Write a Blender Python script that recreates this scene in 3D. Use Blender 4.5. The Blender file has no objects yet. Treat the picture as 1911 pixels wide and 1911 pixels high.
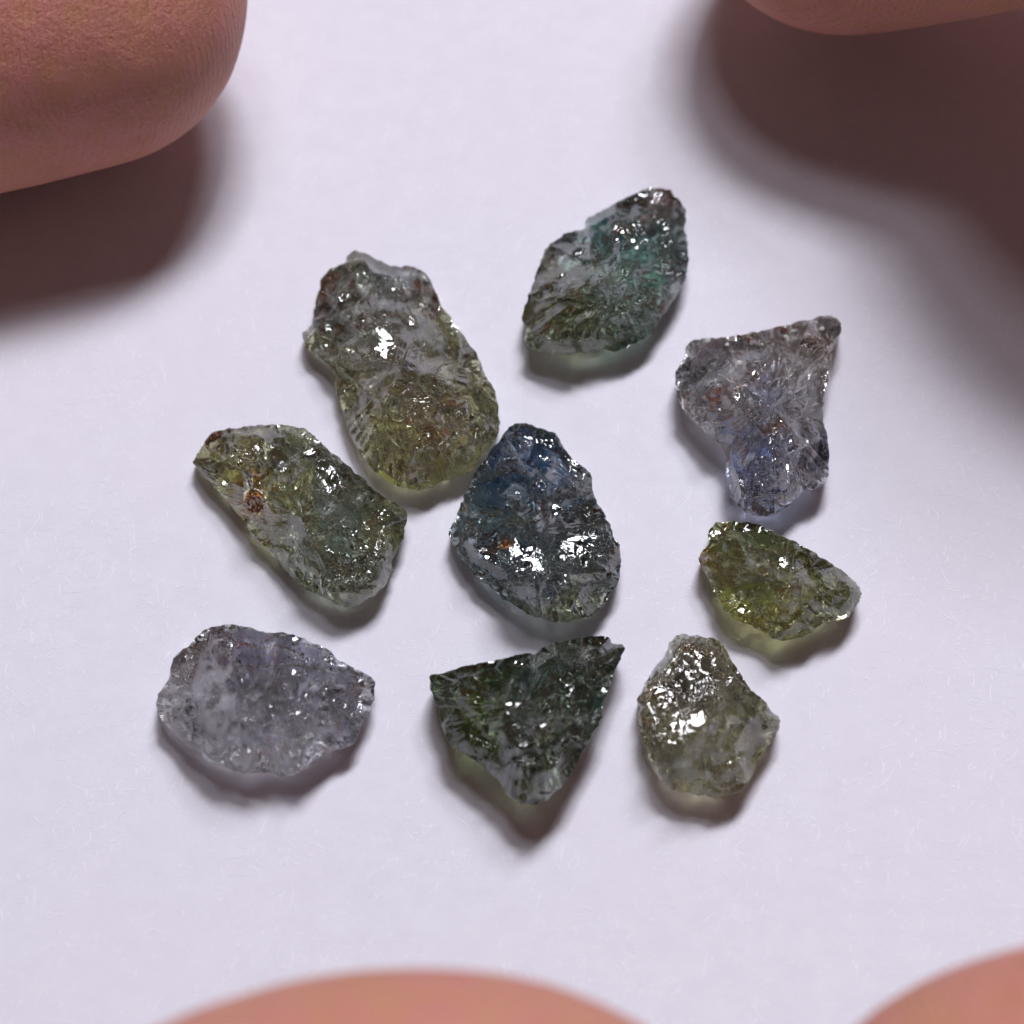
import bpy, bmesh, math, random
import numpy as np
from mathutils import Vector, Matrix, geometry

# ------------------------------------------------------------------ scene, camera, light
# 1 Blender unit = 1 cm (the whole picture is under 4 cm wide)
sc = bpy.context.scene
sc.unit_settings.system = 'METRIC'
sc.unit_settings.scale_length = 0.01
COL = sc.collection
PX = 1911.0
DIST, TILT, FRAME = 11.0, math.radians(30), 3.82

cam_data = bpy.data.cameras.new('camera')
cam = bpy.data.objects.new('camera', cam_data)
COL.objects.link(cam)
CAMPOS = Vector((0, -DIST * math.sin(TILT), DIST * math.cos(TILT)))
cam.location = CAMPOS
cam.rotation_euler = (TILT, 0, 0)
cam_data.sensor_width = 36
cam_data.lens = 36 * DIST / FRAME
cam_data.clip_start = 0.1
cam_data.clip_end = 500
cam_data.dof.use_dof = True
cam_data.dof.focus_distance = 10.75
cam_data.dof.aperture_fstop = 0.6
sc.camera = cam

world = bpy.data.worlds.new('World')
sc.world = world
world.use_nodes = True
bg = world.node_tree.nodes['Background']
bg.inputs['Color'].default_value = (0.95, 0.74, 0.72, 1)
bg.inputs['Strength'].default_value = 0.05

def area(name, az, el, dist, sx, sy, power, color):
    ld = bpy.data.lights.new(name, 'AREA')
    ld.shape = 'RECTANGLE'; ld.size = sx; ld.size_y = sy
    ld.energy = power; ld.color = color
    o = bpy.data.objects.new(name, ld)
    COL.objects.link(o)
    a, e = math.radians(az), math.radians(el)
    d = Vector((math.sin(a) * math.cos(e), math.cos(a) * math.cos(e), math.sin(e)))
    o.location = d * dist
    o.rotation_euler = (-d).to_track_quat('-Z', 'Y').to_euler()
    return o
LIGHTS = [
    ('ceiling_lamp', 13, 70, 46, 10.0, 7.0, 13800, (0.985, 0.97, 1.03)),
    ('ceiling_lamp', 28, 60, 50, 8, 8, 5200, (0.96, 0.955, 1.03)),
    ('ceiling_lamp', -25, 78, 50, 7, 7, 3000, (0.96, 0.955, 1.03)),
]
for L in LIGHTS: area(*L)

sc.view_settings.view_transform = 'Standard'
sc.view_settings.look = 'None'
sc.view_settings.exposure = 0
sc.view_settings.gamma = 1
sc.render.engine = 'CYCLES'
cy = sc.cycles
cy.use_denoising = True
try: cy.denoiser = 'OPENIMAGEDENOISE'
except Exception: pass
cy.max_bounces = 14; cy.transmission_bounces = 12; cy.glossy_bounces = 6; cy.diffuse_bounces = 4
cy.sample_clamp_indirect = 8.0
cy.caustics_reflective = True; cy.caustics_refractive = True
cy.blur_glossy = 0.3

# ------------------------------------------------------------------ helpers
_R = cam.rotation_euler.to_matrix()
def ray(px, py):
    d = Vector(((px / PX - 0.5) * FRAME, (0.5 - py / PX) * FRAME, -DIST))
    return (_R @ d).normalized()
def W(px, py, z):
    "point of the world at height z that is seen along the given line of sight"
    d = ray(px, py)
    return CAMPOS + d * ((z - CAMPOS.z) / d.z)
def rays_np(x, y):
    d = np.stack([(x / PX - 0.5) * FRAME, (0.5 - y / PX) * FRAME, np.full_like(x, -DIST)], -1)
    d = d @ np.array(_R).T
    return d / np.linalg.norm(d, axis=-1, keepdims=True)

def _h(ix, iy, s):
    n = (ix.astype(np.int64) * 374761393 + iy.astype(np.int64) * 668265263 + s * 2147483647) & 0xffffffff
    n = ((n ^ (n >> 13)) * 1274126177) & 0xffffffff
    n = ((n ^ (n >> 16)) * 2246822519) & 0xffffffff
    return ((n ^ (n >> 15)) & 0xffffff) / float(0xffffff)
def noise(x, y, s=0):
    ix, iy = np.floor(x), np.floor(y)
    fx, fy = x - ix, y - iy
    def g(a, b):
        t = _h(ix + a, iy + b, s) * 6.2831853
        return np.cos(t) * (fx - a) + np.sin(t) * (fy - b)
    u = fx**3 * (fx * (fx * 6 - 15) + 10); v = fy**3 * (fy * (fy * 6 - 15) + 10)
    return ((g(0,0)*(1-u) + g(1,0)*u)*(1-v) + (g(0,1)*(1-u) + g(1,1)*u)*v) * 1.5
def fbm(x, y, s=0, o=4):
    r, a = 0, 1.0
    for k in range(o):
        r = r + a * noise(x, y, s + k * 17); x, y, a = x * 2.03 + 3.1, y * 2.03 + 7.7, a * 0.5
    return r
def worley(x, y, s=0):
    ix, iy = np.floor(x), np.floor(y)
    f1 = np.full_like(x, 9.0); f2 = np.full_like(x, 9.0); idv = np.zeros_like(x); cx = np.zeros_like(x); cyy = np.zeros_like(x)
    for a in (-1, 0, 1):
        for b in (-1, 0, 1):
            px = ix + a + _h(ix + a, iy + b, s); py = iy + b + _h(ix + a, iy + b, s + 5)
            d = np.hypot(x - px, y - py)
            m = d < f1
            f2 = np.where(m, f1, np.minimum(f2, d))
            idv = np.where(m, _h(ix + a, iy + b, s + 9), idv)
            cx = np.where(m, x - px, cx); cyy = np.where(m, y - py, cyy)
            f1 = np.where(m, d, f1)
    return f1, f2, idv, cx, cyy
def sstep(a, b, x):
    t = np.clip((x - a) / (b - a), 0, 1); return t * t * (3 - 2 * t)

def new_obj(name, verts, faces, mat, parent=None, smooth=True, label=None, cat=None, kind=None, group=None):
    me = bpy.data.meshes.new(name)
    verts = np.asarray(verts, dtype=np.float32); faces = np.asarray(faces, dtype=np.int32)
    me.vertices.add(len(verts)); me.vertices.foreach_set('co', verts.ravel())
    k = faces.shape[1]
    me.loops.add(faces.size); me.loops.foreach_set('vertex_index', faces.ravel())
    me.polygons.add(len(faces)); me.polygons.foreach_set('loop_start', np.arange(0, faces.size, k, dtype=np.int32))
    me.update(calc_edges=True); me.validate()
    me.polygons.foreach_set('use_smooth', np.full(len(me.polygons), smooth))
    me.materials.append(mat)
    o = bpy.data.objects.new(name, me); COL.objects.link(o)
    if parent: o.parent = parent
    if label: o['label'] = label
    if cat: o['category'] = cat
    if kind: o['kind'] = kind
    if group: o['group'] = group
    return o

class NT:
    def __init__(s, name):
        s.m = bpy.data.materials.new(name); s.m.use_nodes = True
        s.t = s.m.node_tree; s.t.nodes.clear()
        s.out = s.n('ShaderNodeOutputMaterial')
    def n(s, typ, **kw):
        nd = s.t.nodes.new(typ)
        for k, v in kw.items():
            if k.startswith('_'): setattr(nd, k[1:], v)
            else:
                key = int(k[1:]) if k[0] == 'i' and k[1:].isdigit() else k.replace('_', ' ')
                inp = nd.inputs[key]
                if isinstance(v, bpy.types.NodeSocket): s.t.links.new(v, inp)
                else: inp.default_value = v
        return nd
    def l(s, a, b): s.t.links.new(a, b)
    def math(s, op, a, b=None, clamp=False):
        nd = s.n('ShaderNodeMath', _operation=op, _use_clamp=clamp)
        for i, v in enumerate((a, b)):
            if v is None: continue
            if isinstance(v, bpy.types.NodeSocket): s.l(v, nd.inputs[i])
            else: nd.inputs[i].default_value = v
        return nd.outputs[0]
    def mapr(s, v, a, b, c, d):
        nd = s.n('ShaderNodeMapRange'); s.l(v, nd.inputs[0])
        for i, q in enumerate((a, b, c, d)): nd.inputs[i + 1].default_value = q
        return nd.outputs[0]
    def mixc(s, f, a, b, mode='MIX'):
        nd = s.n('ShaderNodeMix', _data_type='RGBA', _blend_type=mode)
        for i, v in ((0, f), (6, a), (7, b)):
            if isinstance(v, bpy.types.NodeSocket): s.l(v, nd.inputs[i])
            else: nd.inputs[i].default_value = v
        return nd.outputs[2]

# ------------------------------------------------------------------ materials
def paper_material():
    t = NT('paper'); co = t.n('ShaderNodeTexCoord').outputs['Object']
    a = t.n('ShaderNodeTexNoise', Vector=co, Scale=9.0, Detail=6.0, Roughness=0.65)
    b = t.n('ShaderNodeTexNoise', Vector=co, Scale=0.9, Detail=3.0, Roughness=0.5)
    c = t.n('ShaderNodeTexNoise', Vector=co, Scale=55.0, Detail=4.0, Roughness=0.7, Distortion=1.5)
    m = t.mixc(t.mapr(a.outputs[0], .35, .65, 0, 1), (0.725, 0.715, 0.80, 1), (0.765, 0.76, 0.84, 1))
    m = t.mixc(t.mapr(b.outputs[0], .4, .62, 0, .5), m, (0.755, 0.725, 0.815, 1))
    m = t.mixc(t.mapr(c.outputs[0], .35, .7, 0, .35), m, (0.69, 0.685, 0.74, 1))
    h = t.math('ADD', t.math('MULTIPLY', a.outputs[0], 1.0), t.math('MULTIPLY', c.outputs[0], .6))
    bp = t.n('ShaderNodeBump', Strength=0.16, Distance=0.012, Height=h)
    p = t.n('ShaderNodeBsdfPrincipled', Base_Color=m, Roughness=0.75, Normal=bp.outputs[0])
    p.inputs['Specular IOR Level'].default_value = 0.25
    t.l(p.outputs[0], t.out.inputs[0]); return t.m
def fibre_material():
    t = NT('paper_fibre')
    p = t.n('ShaderNodeBsdfPrincipled', Base_Color=(0.82, 0.81, 0.88, 1), Roughness=0.6)
    t.l(p.outputs[0], t.out.inputs[0]); return t.m

def skin_material():
    t = NT('skin'); co = t.n('ShaderNodeTexCoord').outputs['Object']
    big = t.n('ShaderNodeTexNoise', Vector=co, Scale=1.3, Detail=4.0, Roughness=0.55)
    mid = t.n('ShaderNodeTexNoise', Vector=co, Scale=9.0, Detail=5.0, Roughness=0.6)
    c = t.mixc(t.mapr(big.outputs[0], .35, .65, 0, 1), (0.56, 0.23, 0.16, 1), (0.62, 0.31, 0.185, 1))
    c = t.mixc(t.mapr(mid.outputs[0], .38, .62, 0, .85), c, (0.62, 0.25, 0.22, 1))
    # creases: long thin folds bent by noise; cross-hatched fine skin lines; tiny ridges
    def wave(rot, scale, dist, dsc):
        mp = t.n('ShaderNodeMapping', Vector=co); mp.inputs['Rotation'].default_value = rot
        w = t.n('ShaderNodeTexWave', Vector=mp.outputs[0], Scale=scale, Distortion=dist, Detail=3.0)
        w.inputs['Detail Scale'].default_value = dsc
        return w.outputs['Fac']
    w1 = wave((0.2, 0.1, math.radians(-52)), 10.5, 4.0, 2.2)
    w2 = wave((0.1, 0.3, math.radians(35)), 19.0, 5.0, 3)
    w3 = wave((0, 0, math.radians(-5)), 12.5, 1.2, 1.0)
    vor = t.n('ShaderNodeTexVoronoi', Vector=co, Scale=26.0, _feature='DISTANCE_TO_EDGE')
    fine = t.n('ShaderNodeTexNoise', Vector=co, Scale=70.0, Detail=4.0, Roughness=0.7)
    sep = t.n('ShaderNodeSeparateXYZ', Vector=co).outputs[2]
    low = t.mapr(sep, .8, 1.2, 1, 0); low.node.clamp = True
    region = t.mapr(t.n('ShaderNodeTexNoise', Vector=co, Scale=0.8, Detail=2.0).outputs[0], .42, .58, 0, 1)
    folds = t.math('MULTIPLY', t.math('POWER', w1, 2.0), low)
    h = t.math('MULTIPLY', folds, 0.26)
    h = t.math('ADD', h, t.math('MULTIPLY', w2, 0.08))
    h = t.math('ADD', h, t.math('MULTIPLY', t.math('MULTIPLY', w3, t.math('SUBTRACT', 1.0, low)), 0.25))
    h = t.math('ADD', h, t.math('MULTIPLY', t.mapr(vor.outputs[0], 0, .12, 0, 1), 0.05))
    h = t.math('ADD', h, t.math('MULTIPLY', fine.outputs[0], 0.45))
    h = t.math('ADD', h, t.math('MULTIPLY', mid.outputs[0], 1.2))
    bp = t.n('ShaderNodeBump', Strength=0.8, Distance=0.02, Height=h)
    p = t.n('ShaderNodeBsdfPrincipled', Base_Color=c, Roughness=0.52, Normal=bp.outputs[0])
    p.inputs['Subsurface Weight'].default_value = 0.55
    p.inputs['Subsurface Radius'].default_value = (1.0, 0.35, 0.2)
    p.inputs['Subsurface Scale'].default_value = 0.12
    p.inputs['Specular IOR Level'].default_value = 0.35
    t.l(p.outputs[0], t.out.inputs[0]); return t.m

def stone_material():
    t = NT('rough_sapphire')
    col = t.n('ShaderNodeAttribute', _attribute_name='zone')
    fr = t.n('ShaderNodeAttribute', _attribute_name='frost')
    co = t.n('ShaderNodeTexCoord').outputs['Object']
    n1 = t.n('ShaderNodeTexNoise', Vector=co, Scale=16.0, Detail=4.0, Roughness=0.55, Distortion=1.5)
    n2 = t.n('ShaderNodeTexNoise', Vector=co, Scale=75.0, Detail=3.0, Roughness=0.6)
    v = t.n('ShaderNodeTexVoronoi', Vector=co, Scale=30.0, _feature='DISTANCE_TO_EDGE')
    h = t.math('ADD', n1.outputs[0], t.math('MULTIPLY', n2.outputs[0], .25))
    h = t.math('ADD', h, t.math('MULTIPLY', t.mapr(v.outputs[0], 0, .10, 0, 1), .04))
    bst = t.mapr(fr.outputs['Fac'], 0, .7, .010, .16)
    bp = t.n('ShaderNodeBump', Strength=bst, Distance=0.010, Height=h)
    rough = t.mapr(t.math('ADD', fr.outputs['Fac'], t.math('MULTIPLY', n1.outputs[0], .4)), .2, 1.3, 0.0, 0.20)
    g = t.n('ShaderNodeBsdfPrincipled', Base_Color=col.outputs['Color'], Roughness=rough, IOR=1.77, Normal=bp.outputs[0])
    g.inputs['Transmission Weight'].default_value = 1.0
    g.inputs['Specular IOR Level'].default_value = 0.25
    # frosted / bruised crystal skin
    dc = t.mixc(0.42, t.mixc(1.0, col.outputs['Color'], (0.75, 0.75, 0.75, 1), 'MULTIPLY'), (0.58, 0.59, 0.60, 1))
    d = t.n('ShaderNodeBsdfPrincipled', Base_Color=dc, Roughness=0.22, IOR=1.77, Normal=bp.outputs[0])
    d.inputs['Specular IOR Level'].default_value = 0.25
    tr = t.n('ShaderNodeBsdfTranslucent', Color=col.outputs['Color'])
    dm = t.n('ShaderNodeMixShader', i0=0.22, i1=d.outputs[0], i2=tr.outputs[0])
    f = t.mapr(t.math('ADD', fr.outputs['Fac'], t.math('MULTIPLY', t.math('SUBTRACT', n2.outputs[0], .5), .25)), 0.32, 1, 0.0, 0.55)
    mx = t.n('ShaderNodeMixShader', i0=f, i1=g.outputs[0], i2=dm.outputs[0])
    t.l(mx.outputs[0], t.out.inputs[0]); return t.m

PAPER, FIBRE, SKIN, STONE = paper_material(), fibre_material(), skin_material(), stone_material()

# ------------------------------------------------------------------ sheet of paper with its fibres
def build_paper():
    n = 2
    s = 34.0
    v = [(-s/2, -s/2, 0), (s/2, -s/2, 0), (s/2, s/2, 0), (-s/2, s/2, 0),
         (-s/2, -s/2, -.02), (s/2, -s/2, -.02), (s/2, s/2, -.02), (-s/2, s/2, -.02)]
    f = [(0,1,2,3), (7,6,5,4), (0,4,5,1), (1,5,6,2), (2,6,7,3), (3,7,4,0)]
    p = new_obj('paper', v, f, PAPER, smooth=False, kind='structure', label='white sheet of paper with a faint lilac cast under the stones')
    rng = np.random.default_rng(4)
    N, K = 26000, 5
    x0 = rng.uniform(-2.5, 2.5, N); y0 = rng.uniform(-2.7, 3.0, N)
    # fibres gather in loose clumps
    keep = fbm(x0 * 2.2, y0 * 2.2, 3, 3) + rng.uniform(-.5, .5, N) > -0.12
    x0, y0 = x0[keep], y0[keep]; N = len(x0)
    ang = rng.uniform(0, math.pi * 2, N); L = rng.gamma(1.6, 0.014, N) + .006; kap = rng.normal(0, 7, N)
    wd = rng.uniform(.0005, .0017, N)
    V = np.zeros((N, K, 3, 3))
    x, y, a = x0.copy(), y0.copy(), ang.copy()
    for k in range(K):
        prof = math.sin(math.pi * (k + .35) / (K - .3))
        nx, ny = -np.sin(a), np.cos(a)
        for j, (sgn, zz) in enumerate(((-1, .0004), (0, .0009), (1, .0004))):
            V[:, k, j, 0] = x + sgn * nx * wd * (.35 + prof); V[:, k, j, 1] = y + sgn * ny * wd * (.35 + prof)
            V[:, k, j, 2] = zz * (1 if j != 1 else prof) + .0003
        st = L / (K - 1); x = x + np.cos(a) * st; y = y + np.sin(a) * st; a = a + kap * st + rng.normal(0, .18, N)
    base = (np.arange(N) * K * 3)[:, None, None]
    k = np.arange(K - 1)[None, :, None] * 3; j = np.arange(2)[None, None, :]
    i0 = base + k + j
    F = np.stack([i0, i0 + 3, i0 + 4, i0 + 1], -1).reshape(-1, 4)
    new_obj('paper_fibre', V.reshape(-1, 3), F, FIBRE, parent=p, kind='stuff', label='short pale fibres in the paper surface')
build_paper()

# ------------------------------------------------------------------ hands
def sweep(P, Wd, Th, up, nseg=40, tip=True, sub=10):
    """rounded finger-like tube: P axis points (tip first), Wd / Th half width and half thickness at them, up = direction of the thickness"""
    P = [Vector(p) for p in P]; up = Vector(up)
    # catmull-rom resample
    pts, ws, ts = [], [], []
    n = len(P)
    for i in range(n - 1):
        p0, p1, p2, p3 = P[max(i-1,0)], P[i], P[i+1], P[min(i+2,n-1)]
        for k in range(sub):
            t = k / sub
            pts.append(0.5 * ((2*p1) + (p2-p0)*t + (2*p0-5*p1+4*p2-p3)*t*t + (3*p1-p0-3*p2+p3)*t**3))
            ws.append(Wd[i]*(1-t) + Wd[i+1]*t); ts.append(Th[i]*(1-t) + Th[i+1]*t)
    pts.append(P[-1]); ws.append(Wd[-1]); ts.append(Th[-1])
    rings = []
    d0 = (pts[0] - pts[1]).normalized()
    if tip:
        m = 10; ext = tip if tip is not True else ws[0]
        for k in range(m):
            s = math.cos((k + .3) / m * math.pi / 2)  # distance along tip
            r = math.sqrt(max(0, 1 - s**2.3))
            rings.append((pts[0] + d0 * ext * s, d0, ws[0]*r, ts[0]*r))
    for i, p in enumerate(pts):
        d = (pts[max(i-1,0)] - pts[min(i+1,len(pts)-1)]).normalized()
        rings.append((p, d, ws[i], ts[i]))
    dl = rings[-1][1]
    for k in range(1, 8):
        s = math.sin(k / 7.3 * math.pi / 2); r = math.sqrt(1 - s*s)
        rings.append((pts[-1] - dl * ws[-1] * s * .8, dl, ws[-1]*r, ts[-1]*r))
    V = []
    for p, d, w, th in rings:
        side = d.cross(up).normalized(); u2 = side.cross(d).normalized()
        for j in range(nseg):
            a = 2 * math.pi * j / nseg
            V.append(p + side * w * math.cos(a) + u2 * th * math.sin(a))
    F = []
    for i in range(len(rings) - 1):
        for j in range(nseg):
            a, b = i*nseg + j, i*nseg + (j+1) % nseg
            F.append((a, b, b + nseg, a + nseg))
    c0 = len(V); V.append(rings[0][0] + rings[0][1] * .004); c1 = len(V); V.append(rings[-1][0] - rings[-1][1] * .004)
    last = (len(rings) - 1) * nseg
    T = [(c0, (j+1) % nseg, j) for j in range(nseg)] + [(c1, last + j, last + (j+1) % nseg) for j in range(nseg)]
    return V, F, T

def build_hand(name, tubes, label, voxel=0.09):
    bm = bmesh.new()
    for args in tubes:
        V, F, T = sweep(*args[0], **args[1])
        vs = [bm.verts.new(v) for v in V]
        for f in F + T: bm.faces.new([vs[i] for i in f])
    bmesh.ops.recalc_face_normals(bm, faces=bm.faces)
    me = bpy.data.meshes.new(name); bm.to_mesh(me); bm.free()
    tmp = bpy.data.objects.new('tmp', me); COL.objects.link(tmp)
    r = tmp.modifiers.new('r', 'REMESH'); r.mode = 'VOXEL'; r.voxel_size = voxel
    s = tmp.modifiers.new('s', 'SMOOTH'); s.iterations = 6; s.factor = .5
    u = tmp.modifiers.new('u', 'SUBSURF'); u.levels = 1; u.render_levels = 1
    dg = bpy.context.evaluated_depsgraph_get()
    me2 = bpy.data.meshes.new_from_object(tmp.evaluated_get(dg))
    bpy.data.objects.remove(tmp)
    me2.name = name; me2.materials.clear(); me2.materials.append(SKIN)
    me2.polygons.foreach_set('use_smooth', np.full(len(me2.polygons), True))
    o = bpy.data.objects.new(name, me2); COL.objects.link(o)
    o['label'] = label; o['category'] = 'hand'
    return o

# far hand: thumb reaches in from the left, index finger down from the top right, the others beside and behind it
palm = Vector((1.5, 9.6, 3.2))
build_hand('hand', [
    (([W(125, -25, .80), W(-250, 10, .85), W(-900, -40, 1.3), (-4.6, 4.6, 2.3), (-2.6, 7.2, 2.9), (0, 9.5, 3.2)],
      [.72, .80, .86, .92, 1.1, 1.4], [.70, .76, .8, .85, 1.0, 1.2], (0, .3, 1)), dict(tip=.70)),
    (([W(1650, -250, .88), W(2000, -365, 1.38), W(2500, -560, 2.35), (5.4, 3.7, 3.0), (5.3, 6.6, 3.5), (3.9, 9.6, 3.6)],
      [.78, .82, .84, .90, 1.0, 1.1], [.62, .70, .76, .8, .85, .9], (0, .5, 1)), dict(tip=.74)),
    (([(7.0, 3.0, 2.2), (7.3, 4.4, 3.2), (6.9, 7.2, 4.0), (5.0, 10.2, 3.7)],
      [.80, .85, .95, 1.1], [.68, .72, .85, .9], (0, .5, 1)), dict(tip=.8)),
    (([(8.0, 4.8, 2.4), (8.3, 6.2, 3.5), (7.6, 8.8, 4.0), (5.8, 11.2, 3.6)],
      [.75, .8, .9, 1.0], [.65, .7, .8, .9], (0, .5, 1)), dict(tip=.75)),
    (([(8.4, 7.2, 2.6), (8.8, 8.6, 3.4), (8.0, 10.6, 3.7), (6.0, 12.4, 3.4)],
      [.62, .68, .75, .9], [.55, .6, .7, .8], (0, .5, 1)), dict(tip=.6)),
    (([(2.6, 8.6, 3.4), (2.6, 11.5, 3.2), (2.2, 15.5, 3.0), (2.0, 22, 3.2)],
      [3.4, 4.0, 3.0, 2.6], [1.0, 1.35, 1.6, 1.8], (0, 0, 1)), dict(tip=1.4, nseg=64)),
], 'far hand, thumb tip at the upper left corner and index fingertip at the upper right')

# near hand, a little closer to the lens: index and middle fingertips show at the bottom
build_hand('hand', [
    (([W(662, 2440, 2.0), W(650, 3050, 2.0), (-2.3, -7.2, 2.4), (-1.6, -10.5, 2.2)],
      [1.12, 1.10, 1.05, 1.0], [.7, .75, .8, .9], (0, 0, 1)), dict(tip=.86)),
    (([W(2120, 2385, 1.9), W(2200, 3000, 2.0), (1.9, -7.0, 2.5), (1.0, -10.5, 2.3)],
      [1.0, 1.0, 1.0, 1.0], [.7, .75, .8, .9], (0, 0, 1)), dict(tip=.92)),
    (([(4.6, -4.6, 1.7), (4.5, -6.4, 2.2), (3.0, -10.6, 2.2)], [.8, .85, .95], [.68, .72, .85], (0, 0, 1)), dict(tip=.8)),
    (([(6.4, -6.6, 1.4), (6.1, -8.2, 1.8), (4.4, -11.4, 2.1)], [.68, .72, .85], [.58, .62, .8], (0, 0, 1)), dict(tip=.66)),
    (([(-5.4, -8.6, 1.6), (-5.3, -10.2, 1.9), (-3.0, -13.6, 2.1)], [.9, .95, 1.3], [.75, .8, 1.1], (0, 0, 1)), dict(tip=.85)),
    (([(.8, -10.4, 2.2), (.8, -13.5, 2.1), (.8, -17.5, 2.2), (.8, -24, 2.6)],
      [3.2, 4.0, 3.2, 2.6], [.9, 1.3, 1.6, 1.8], (0, 0, 1)), dict(tip=1.4, nseg=64)),
], 'near hand whose two blurred fingertips rise from the bottom edge of the frame')

# ------------------------------------------------------------------ rough stones
def stone(name, label, org, sc_, outline, pts, zc, ht, hb, base, blobs, frost, stria, seed, center=None, glints=(), tilt=(0, 0),
          dome=.42, chip=1.0, crumbs=()):
    ht = ht * 1.45
    O = np.array([(org[0] + x / sc_, org[1] + y / sc_) for x, y in outline])
    C = np.array([(org[0] + x / sc_, org[1] + y / sc_, h) for x, y, h in pts])
    if center is None: cen = O.mean(0)
    else: cen = np.array((org[0] + center[0] / sc_, org[1] + center[1] / sc_))
    size = math.sqrt(np.prod(O.max(0) - O.min(0)))
    # outline resampled evenly, then roughened a little
    Q = np.vstack([O, O[:1]]); seg = np.hypot(*np.diff(Q, axis=0).T); s = np.r_[0, np.cumsum(seg)]
    NS = 560
    u = np.linspace(0, s[-1], NS, endpoint=False)
    bx, by = np.interp(u, s, Q[:, 0]), np.interp(u, s, Q[:, 1])
    k = np.array([1, 2, 3, 2, 1.]); k /= k.sum()
    bx = sum(k[i] * np.roll(bx, i - 2) for i in range(5)); by = sum(k[i] * np.roll(by, i - 2) for i in range(5))
    dirx, diry = bx - cen[0], by - cen[1]; rad = np.hypot(dirx, diry)
    rr = 1 + (fbm(bx / 16, by / 16, seed, 3) * 2.6 - .8) / rad
    bx, by = cen[0] + dirx * rr, cen[1] + diry * rr
    NR = 120
    t = np.linspace(0, 1, NR + 1)[1:]; t = 1 - (1 - t) ** 1.25
    t[-1] = 1.0
    X = cen[0] + t[:, None] * (bx - cen[0])[None]; Y = cen[1] + t[:, None] * (by - cen[1])[None]
    R = np.repeat(t[:, None], NS, 1)
    X = np.r_[[cen[0]], X.ravel()]; Y = np.r_[[cen[1]], Y.ravel()]; R = np.r_[[0.], R.ravel()]
    # facets: triangulated ridge points read off the stone
    ctrl = [Vector((p[0], p[1])) for p in C] + [Vector((p[0] + (p[0]-cen[0])*.03, p[1] + (p[1]-cen[1])*.03)) for p in O]
    hv = np.r_[C[:, 2], np.full(len(O), .06)]
    vo, eo, fo, ov, oe, of = geometry.delaunay_2d_cdt(ctrl, [], [], 0, 1e-4)
    hmap = [float(np.mean([hv[i] for i in o])) if len(o) else 0 for o in ov]
    def interp(px, py, hm):
        res = np.zeros_like(px); best = np.full_like(px, -1e9); fid = np.zeros_like(px); ed = np.zeros_like(px)
        for k_, f in enumerate(fo):
            a, b, c = (vo[i] for i in f)
            ha, hb_, hc = (hm[i] for i in f)
            det = (b.y - c.y) * (a.x - c.x) + (c.x - b.x) * (a.y - c.y)
            if abs(det) < 1e-6: continue
            l1 = ((b.y - c.y) * (px - c.x) + (c.x - b.x) * (py - c.y)) / det
            l2 = ((c.y - a.y) * (px - c.x) + (a.x - c.x) * (py - c.y)) / det
            l3 = 1 - l1 - l2
            mn = np.minimum(np.minimum(l1, l2), l3)
            m = (mn > best)
            best = np.where(m, mn, best); res = np.where(m, l1 * ha + l2 * hb_ + l3 * hc, res); fid = np.where(m, k_, fid)
            # distance in pixels to the nearest edge of this facet
            ar = abs(det)
            e_ = np.minimum(np.minimum(l1 * ar / math.hypot(b.x-c.x, b.y-c.y), l2 * ar / math.hypot(a.x-c.x, a.y-c.y)), l3 * ar / math.hypot(a.x-b.x, a.y-b.y))
            ed = np.where(m, e_, ed)
        return res, fid, ed
    wx = X + fbm(X / 45, Y / 45, seed + 1, 3) * 4; wy = Y + fbm(X / 45, Y / 45, seed + 2, 3) * 4
    con, fid, ed = interp(wx, wy, hmap)
    dm = np.sqrt(np.clip(1 - R ** 4, 0, 1)); dm2 = np.sqrt(np.clip(1 - R ** 9, 0, 1))
    edge = np.clip((1 - R) * 7, 0, 1) ** .8
    H = ht * (dome * .35 * np.clip(1 - R ** 2, 0, 1) + (1 - dome * .45) * con)
    kw = 81; rs = np.convolve(np.r_[rad[-kw:], rad, rad[:kw]], np.hanning(kw) / np.hanning(kw).sum(), 'same')[kw:-kw]
    RADP = np.r_[[rs.mean()], np.repeat(rs[None], NR, 0).ravel()]
    RADP = RADP * R ** .7 + rs.mean() * (1 - R ** .7)
    LIM = (1.15 + .45 * (Y - cen[1]) / (np.abs(Y - cen[1]).max()) + .25 * fbm(X / 50, Y / 50, seed + 46, 2)) * (1 - R) * RADP * FRAME / PX + .001
    H = (np.maximum(H, .002) ** -3.0 + LIM ** -3.0) ** (-1 / 3)
    # conchoidal scallops, chips, striations
    a = math.radians(stria[0]); sx = X * math.cos(a) - Y * math.sin(a); sy = X * math.sin(a) + Y * math.cos(a)  # sx along the striae
    sx2 = sx + fbm(X / 60, Y / 60, seed + 3, 2) * 14; sy2 = sy + fbm(X / 60, Y / 60, seed + 4, 2) * 14
    D = np.zeros_like(H)
    # some faces are smooth and glassy, others crumbly
    ff = _h(fid, fid * 5 + 3, seed + 7)
    crumb = sstep(.62, .88, ff + .35 * fbm(X / 60, Y / 60, seed + 8, 2))
    for cell, amp, tl in ((95, .060, .060), (40, .012, .016), (15, .0022, .0030)):
        f1, f2, idv, cx, cyy = worley(sx2 / cell / 1.25 + fbm(X/cell, Y/cell, seed+11, 2)*.25, sy2 / cell * 1.1 + fbm(X/cell, Y/cell, seed+12, 2)*.25, seed + int(cell))
        an = idv * 43.7
        D += (chip if cell > 80 else chip * (.08 + .80 * crumb) if cell > 30 else chip * crumb) * (amp * f1 ** 2 + tl * (cx * np.cos(an) + cyy * np.sin(an)) - amp * .3)
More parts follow.
